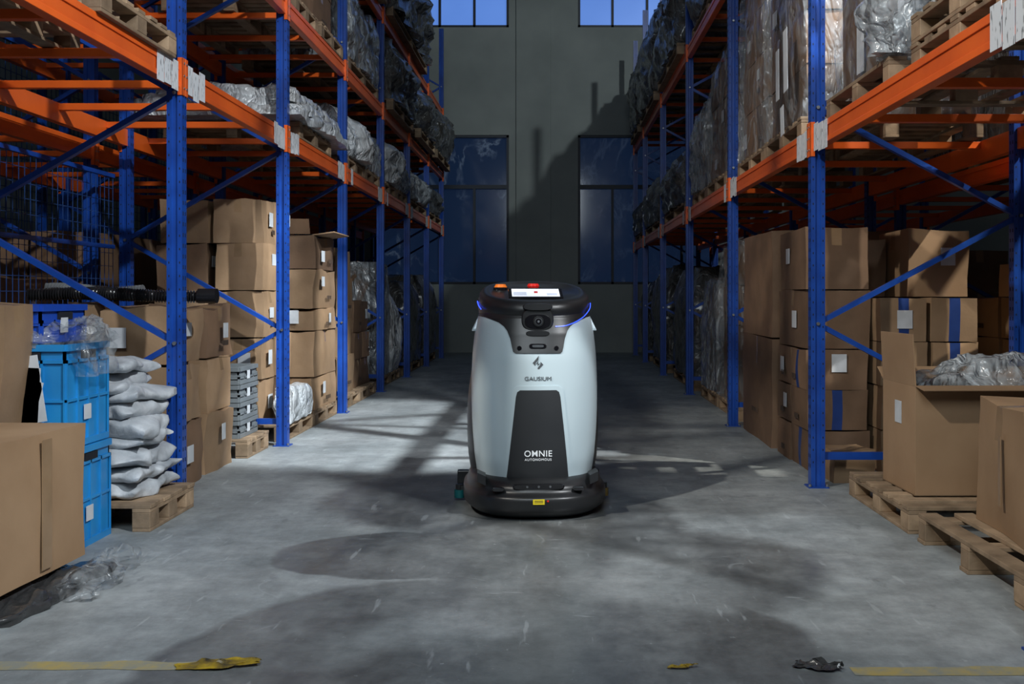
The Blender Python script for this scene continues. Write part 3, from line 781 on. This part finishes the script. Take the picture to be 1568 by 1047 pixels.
wrapped(-3.2,-2.0,10.7,12.5,Z3,5.8,'wrapdark',amp=.1); wrapped(-3.2,-2.0,13.0,16.5,Z3,5.9,'wrapdark',amp=.2)
for (a,b_,h) in ((6.2,7.9,1.3),(8.5,10.2,1.7),(10.9,12.5,1.5)):
    stack('cardboard_box_stack',-4.8,-3.75,a,b_,0,[h/3]*3,2,2,'r','kraft2',.012)

# ------------------------------------------------------------------ right side goods
pallet(1.74,2.85,5.12,6.15,0,along='x')
pallet(1.74,2.85,3.86,4.98,0,along='y')
def open_carton(cx,cy,z0,w,d,h,rot,mat,flaps,name='open_cardboard_box'):
    mb=MB(); T0=Matrix.Translation((cx,cy,z0))@Matrix.Rotation(rot,4,'Z'); t=.006
    mb.box(-w/2,w/2,-d/2,-d/2+t,0,h,mat,T0); mb.box(-w/2,w/2,d/2-t,d/2,0,h,mat,T0)
    mb.box(-w/2,-w/2+t,-d/2+t,d/2-t,0,h,mat,T0); mb.box(w/2-t,w/2,-d/2+t,d/2-t,0,h,mat,T0)
    mb.box(-w/2,w/2,-d/2,d/2,0,t,'kraftin',T0)
    mb.box(-w/2+t,w/2-t,-d/2+t,d/2-t,h*.72,h*.74,'kraftin',T0)
    for side,ang,fl in flaps:
        a=math.radians(ang)
        if side=='f': T=T0@Matrix.Translation((0,-d/2,h))@Matrix.Rotation(a,4,'X'); mb.box(-w/2,w/2,0,t,0,fl,mat,T)
        if side=='b': T=T0@Matrix.Translation((0,d/2,h))@Matrix.Rotation(-a,4,'X'); mb.box(-w/2,w/2,-t,0,0,fl,mat,T)
        if side=='l': T=T0@Matrix.Translation((-w/2,0,h))@Matrix.Rotation(-a,4,'Y'); mb.box(0,t,-d/2,d/2,0,fl,mat,T)
        if side=='r': T=T0@Matrix.Translation((w/2,0,h))@Matrix.Rotation(a,4,'Y'); mb.box(-t,0,-d/2,d/2,0,fl,mat,T)
    mb.box(-w/2-.003,-w/2-.001,-.05,.05,h*.62,h*.62+.12,'paper',T0)
    return mb.obj(name,smooth=0,bev=.0015)
open_carton(2.33,5.64,.137,.94,.50,.565,math.radians(1),'kraftlt',[('l',3,.27),('f',96,.12),('r',80,.2),('b',60,.12)])
mb=MB(); crumple(mb,1.98,2.70,5.48,5.80,.56,.80,'filmd',.08,7,24,.5); mb.obj('plastic_bag',smooth=60)
mb=MB(); carton(mb,2.40,4.50,.137,.92,.62,.56,math.radians(-5),'kraftlt',.018,[('l',-.2,.5,.03,.3,'tape')],axis='x'); mb.obj('cardboard_box',smooth=50)
mb=MB(); carton(mb,1.86,6.68,.0,.26,.3,.20,.1,'kraft',.02,[]); mb.obj('cardboard_box',smooth=50)
stack('cardboard_box_stack',1.68,2.12,6.98,7.90,.0,[.27,.27,.27],1,2,'l','kraft2',.008,straps=True,jit=.01)
stack('cardboard_box_stack',2.14,2.80,6.85,7.90,.0,[.29]*4,2,1,'l','kraft',.008,straps=True,jit=.01,p=1,axis='y',other='kraft')
stack('cardboard_box_stack',1.68,2.13,7.0,7.85,.815,[.40,.42],1,1,'l','kraft2',.01)
mb=MB(); carton(mb,2.58,7.3,1.165,.42,.5,.45,.06,'kraftlt',.01,[('f',.3,.6,.1,.12,'paper')]); mb.obj('cardboard_box',smooth=50)
mb=MB(); carton(mb,2.24,7.6,1.165,.2,.5,.40,.0,'kraft2',.01,[]); mb.obj('cardboard_box',smooth=50)
stack('cardboard_box_stack',1.66,2.75,8.0,9.25,.0,[.85,.83],1,1,'l','kraft2',.012,jit=.01)
stack('cardboard_box_stack',3.2,4.3,6.8,8.9,0,[.29]*4,3,3,'l','kraft',.008,straps=True,jit=.01,axis='y')
mb=MB(); carton(mb,3.4,7.1,1.165,.5,.5,.22,.06,'kraftlt',.01,[]); mb.obj('cardboard_box',smooth=50)
stack('cardboard_box_stack',3.2,4.3,9.8,12,0,[.4]*4,2,3,'l','kraft2',.008)
wrapped(1.72,2.8,9.7,10.9,0,1.65,'film','kraft2')
wrapped(1.72,2.8,11.0,12.2,0,1.3,'filmd','kraft2')
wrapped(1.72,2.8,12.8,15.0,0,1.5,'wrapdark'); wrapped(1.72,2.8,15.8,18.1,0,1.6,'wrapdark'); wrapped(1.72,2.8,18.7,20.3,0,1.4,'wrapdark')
Y1=2.196
pallet(1.62,2.8,5.05,6.2,Y1,along='y')
mb=MB(); carton(mb,1.98,5.80,Y1+.137,.56,.66,.60,.02,'kraft2',.012,[('l',-.2,.35,.12,.3,'paper'),('f',-.4,.4,.16,.28,'paper')])
crumple(mb,1.68,2.28,5.44,6.16,Y1+.137,2.98,'film',.04,5,20,.1); mb.obj('wrapped_cardboard_box',smooth=60)
mb=MB(); crumple(mb,1.62,2.15,4.97,5.34,Y1+.16,2.70,'filmd',.11,5,24,.5); mb.obj('bubble_wrap_roll',smooth=60)
pallet(1.66,2.8,3.8,4.85,Y1,along='x'); pallet(1.66,2.8,3.8,4.85,Y1+.137,along='x')
wrapped(1.75,2.7,3.9,4.8,Y1+.274,3.2,'wrapgrey',pal=False)
wrapped(1.60,2.78,6.75,7.95,Y1,3.75,'film','kraft2',amp=.05)
wrapped(1.62,2.78,8.05,9.2,Y1,3.9,'film','kraft2',amp=.05)
mb=MB()
for (y,z,l,w_) in ((7.0,2.75,.42,.12),(7.25,2.7,.35,.1),(7.1,2.36,.2,.1)):
    T=Matrix.Translation((1.555,y,z))@Matrix.Rotation(R.uniform(-.2,.2),4,'X'); mb.box(-.003,.0,-w_/2,w_/2,-l/2,l/2,'paper',T)
mb.obj('paper_sheet',smooth=0)
wrapped(1.6,2.78,9.7,10.95,Y1,3.45,'film','kraft2',amp=.08); wrapped(1.62,2.78,11.1,12.2,Y1,3.2,'filmd','kraft2',amp=.1)
wrapped(1.6,2.78,12.7,15.1,Y1,3.0,'wrapdark',amp=.12); wrapped(1.6,2.78,15.7,18.2,Y1,3.05,'wrapdark',amp=.1); wrapped(1.6,2.78,18.7,20.4,Y1,2.9,'wrapdark',amp=.1)
Y2=4.116
wrapped(1.6,2.78,9.7,12.1,Y2,5.4,'wrapdark',amp=.1);wrapped(1.5,2.78,12.7,15.1,Y2,5.5,'wrapdark',amp=.12);wrapped(1.5,2.78,15.7,18.2,Y2,5.6,'wrapdark',amp=.12);wrapped(1.5,2.78,18.7,20.4,Y2,5.6,'wrapdark',amp=.12)
wrapped(3.2,4.3,7,9,2.116,3.2,'filmd','kraft')

# ------------------------------------------------------------------ floor tape
def tape(x0,x1,y,w,name):
    mb=MB(); n=60; vs=[]
    for i in range(n+1):
        x=x0+(x1-x0)*i/n; e=noise.noise(Vector((x*6,0,0)))*.016; e2=noise.noise(Vector((x*7,5,0)))*.016
        vs+=[(x,y-w/2+e,.0015),(x,y+w/2+e2,.0015)]
    mb.add(vs,[(2*i,2*i+2,2*i+3,2*i+1) for i in range(n)],'ytape'); return mb.obj(name,smooth=0)
tape(-4.4,-1.12,3.30,.075,'floor_marking_tape'); tape(.93,4.4,3.25,.075,'floor_marking_tape')
def peel(cx,cy,L,w,rot,name,mat='ypeel',hh=.022):
    mb=MB(); nx,ny=22,8; vs=[]
    for i in range(nx+1):
        for j in range(ny+1):
            u=i/nx;v=j/ny
            ww=w*(1-.5*abs(2*u-1)**2)
            x=(u-.5)*L+noise.noise(Vector((u*4,v*3,cx)))*.03; y=(v-.5)*ww+noise.noise(Vector((u*5,v*4,cx+3)))*.02
            z=.004+max(0,noise.noise(Vector((u*5,v*3,cx+9))))*hh+.008*u
            c,s=math.cos(rot),math.sin(rot); vs.append((cx+x*c-y*s,cy+x*s+y*c,z))
    n=ny+1
    mb.add(vs,[(i*n+j,(i+1)*n+j,(i+1)*n+j+1,i*n+j+1) for i in range(nx) for j in range(ny)],mat); return mb.obj(name,smooth=40)
peel(-1.06,3.30,.26,.085,.12,'peeled_floor_tape'); peel(.83,3.28,.15,.07,-.35,'peeled_floor_tape','darkfoil',.03); peel(.40,3.28,.09,.02,.1,'peeled_floor_tape','ypeel',.008)

# ------------------------------------------------------------------ lights
def look(ob,t):
    d=Vector(t)-ob.location; ob.rotation_euler=d.to_track_quat('-Z','Y').to_euler()
def area(name,loc,tgt,size,e,col,sy=None):
    l=bpy.data.lights.new(name,'AREA'); l.energy=e; l.color=col; l.size=size
    if sy: l.shape='RECTANGLE'; l.size_y=sy
    o=bpy.data.objects.new(name,l); o.location=loc; COL.objects.link(o); look(o,tgt); return o
def spot(name,loc,tgt,e,col,ang,blend=.3,rad=.08):
    l=bpy.data.lights.new(name,'SPOT'); l.energy=e; l.color=col; l.spot_size=math.radians(ang); l.spot_blend=blend; l.shadow_soft_size=rad
    o=bpy.data.objects.new(name,l); o.location=loc; COL.objects.link(o); look(o,tgt); return o
area('light_fill_front',(-.3,-1.2,5.0),(0,4.0,.3),2.6,235,(.84,.94,1.0))
spot('light_high_right',(5.2,-.6,7.8),(-2.4,7.0,1.4),4000,(.93,.97,1.0),46,.7,.16)
spot('light_patch_left',(4.6,4.0,8.7),(-1.25,9.0,.2),9500,(.90,.96,1.0),22,.35,.07)
spot('light_high_left',(-5.0,.5,7.6),(2.3,6.3,1.2),2100,(1,.96,.88),40,.5,.10)
spot('light_rear_right',(7.0,3.6,7.6),(2.75,7.3,1.9),3200,(1,.94,.82),20,.4,.04)
spot('light_far_wall',(4.6,6.0,8.6),(-.3,21.6,4.0),1700,(.85,.95,.97),42,.6,.14)
area('light_fill_far',(0,13,8.8),(0,15,0),3,22,(.6,.78,1.0))  # added faint blue fill for the far bays, not a fitted ceiling lamp

w=bpy.data.worlds.new('world'); scene.world=w; w.use_nodes=True
w.node_tree.nodes['Background'].inputs[0].default_value=(.2,.35,.8,1); w.node_tree.nodes['Background'].inputs[1].default_value=.3

# ------------------------------------------------------------------ camera
cam=bpy.data.cameras.new('camera'); co=bpy.data.objects.new('camera',cam); COL.objects.link(co)
co.location=(0,0,1.17); co.rotation_euler=(math.radians(90),0,0)
cam.sensor_width=36; cam.lens=36.69; cam.shift_x=-.0408; cam.shift_y=-.045; cam.clip_start=.05
scene.camera=co
scene.view_settings.view_transform='Standard'
scene.view_settings.look='None'
scene.view_settings.exposure=0
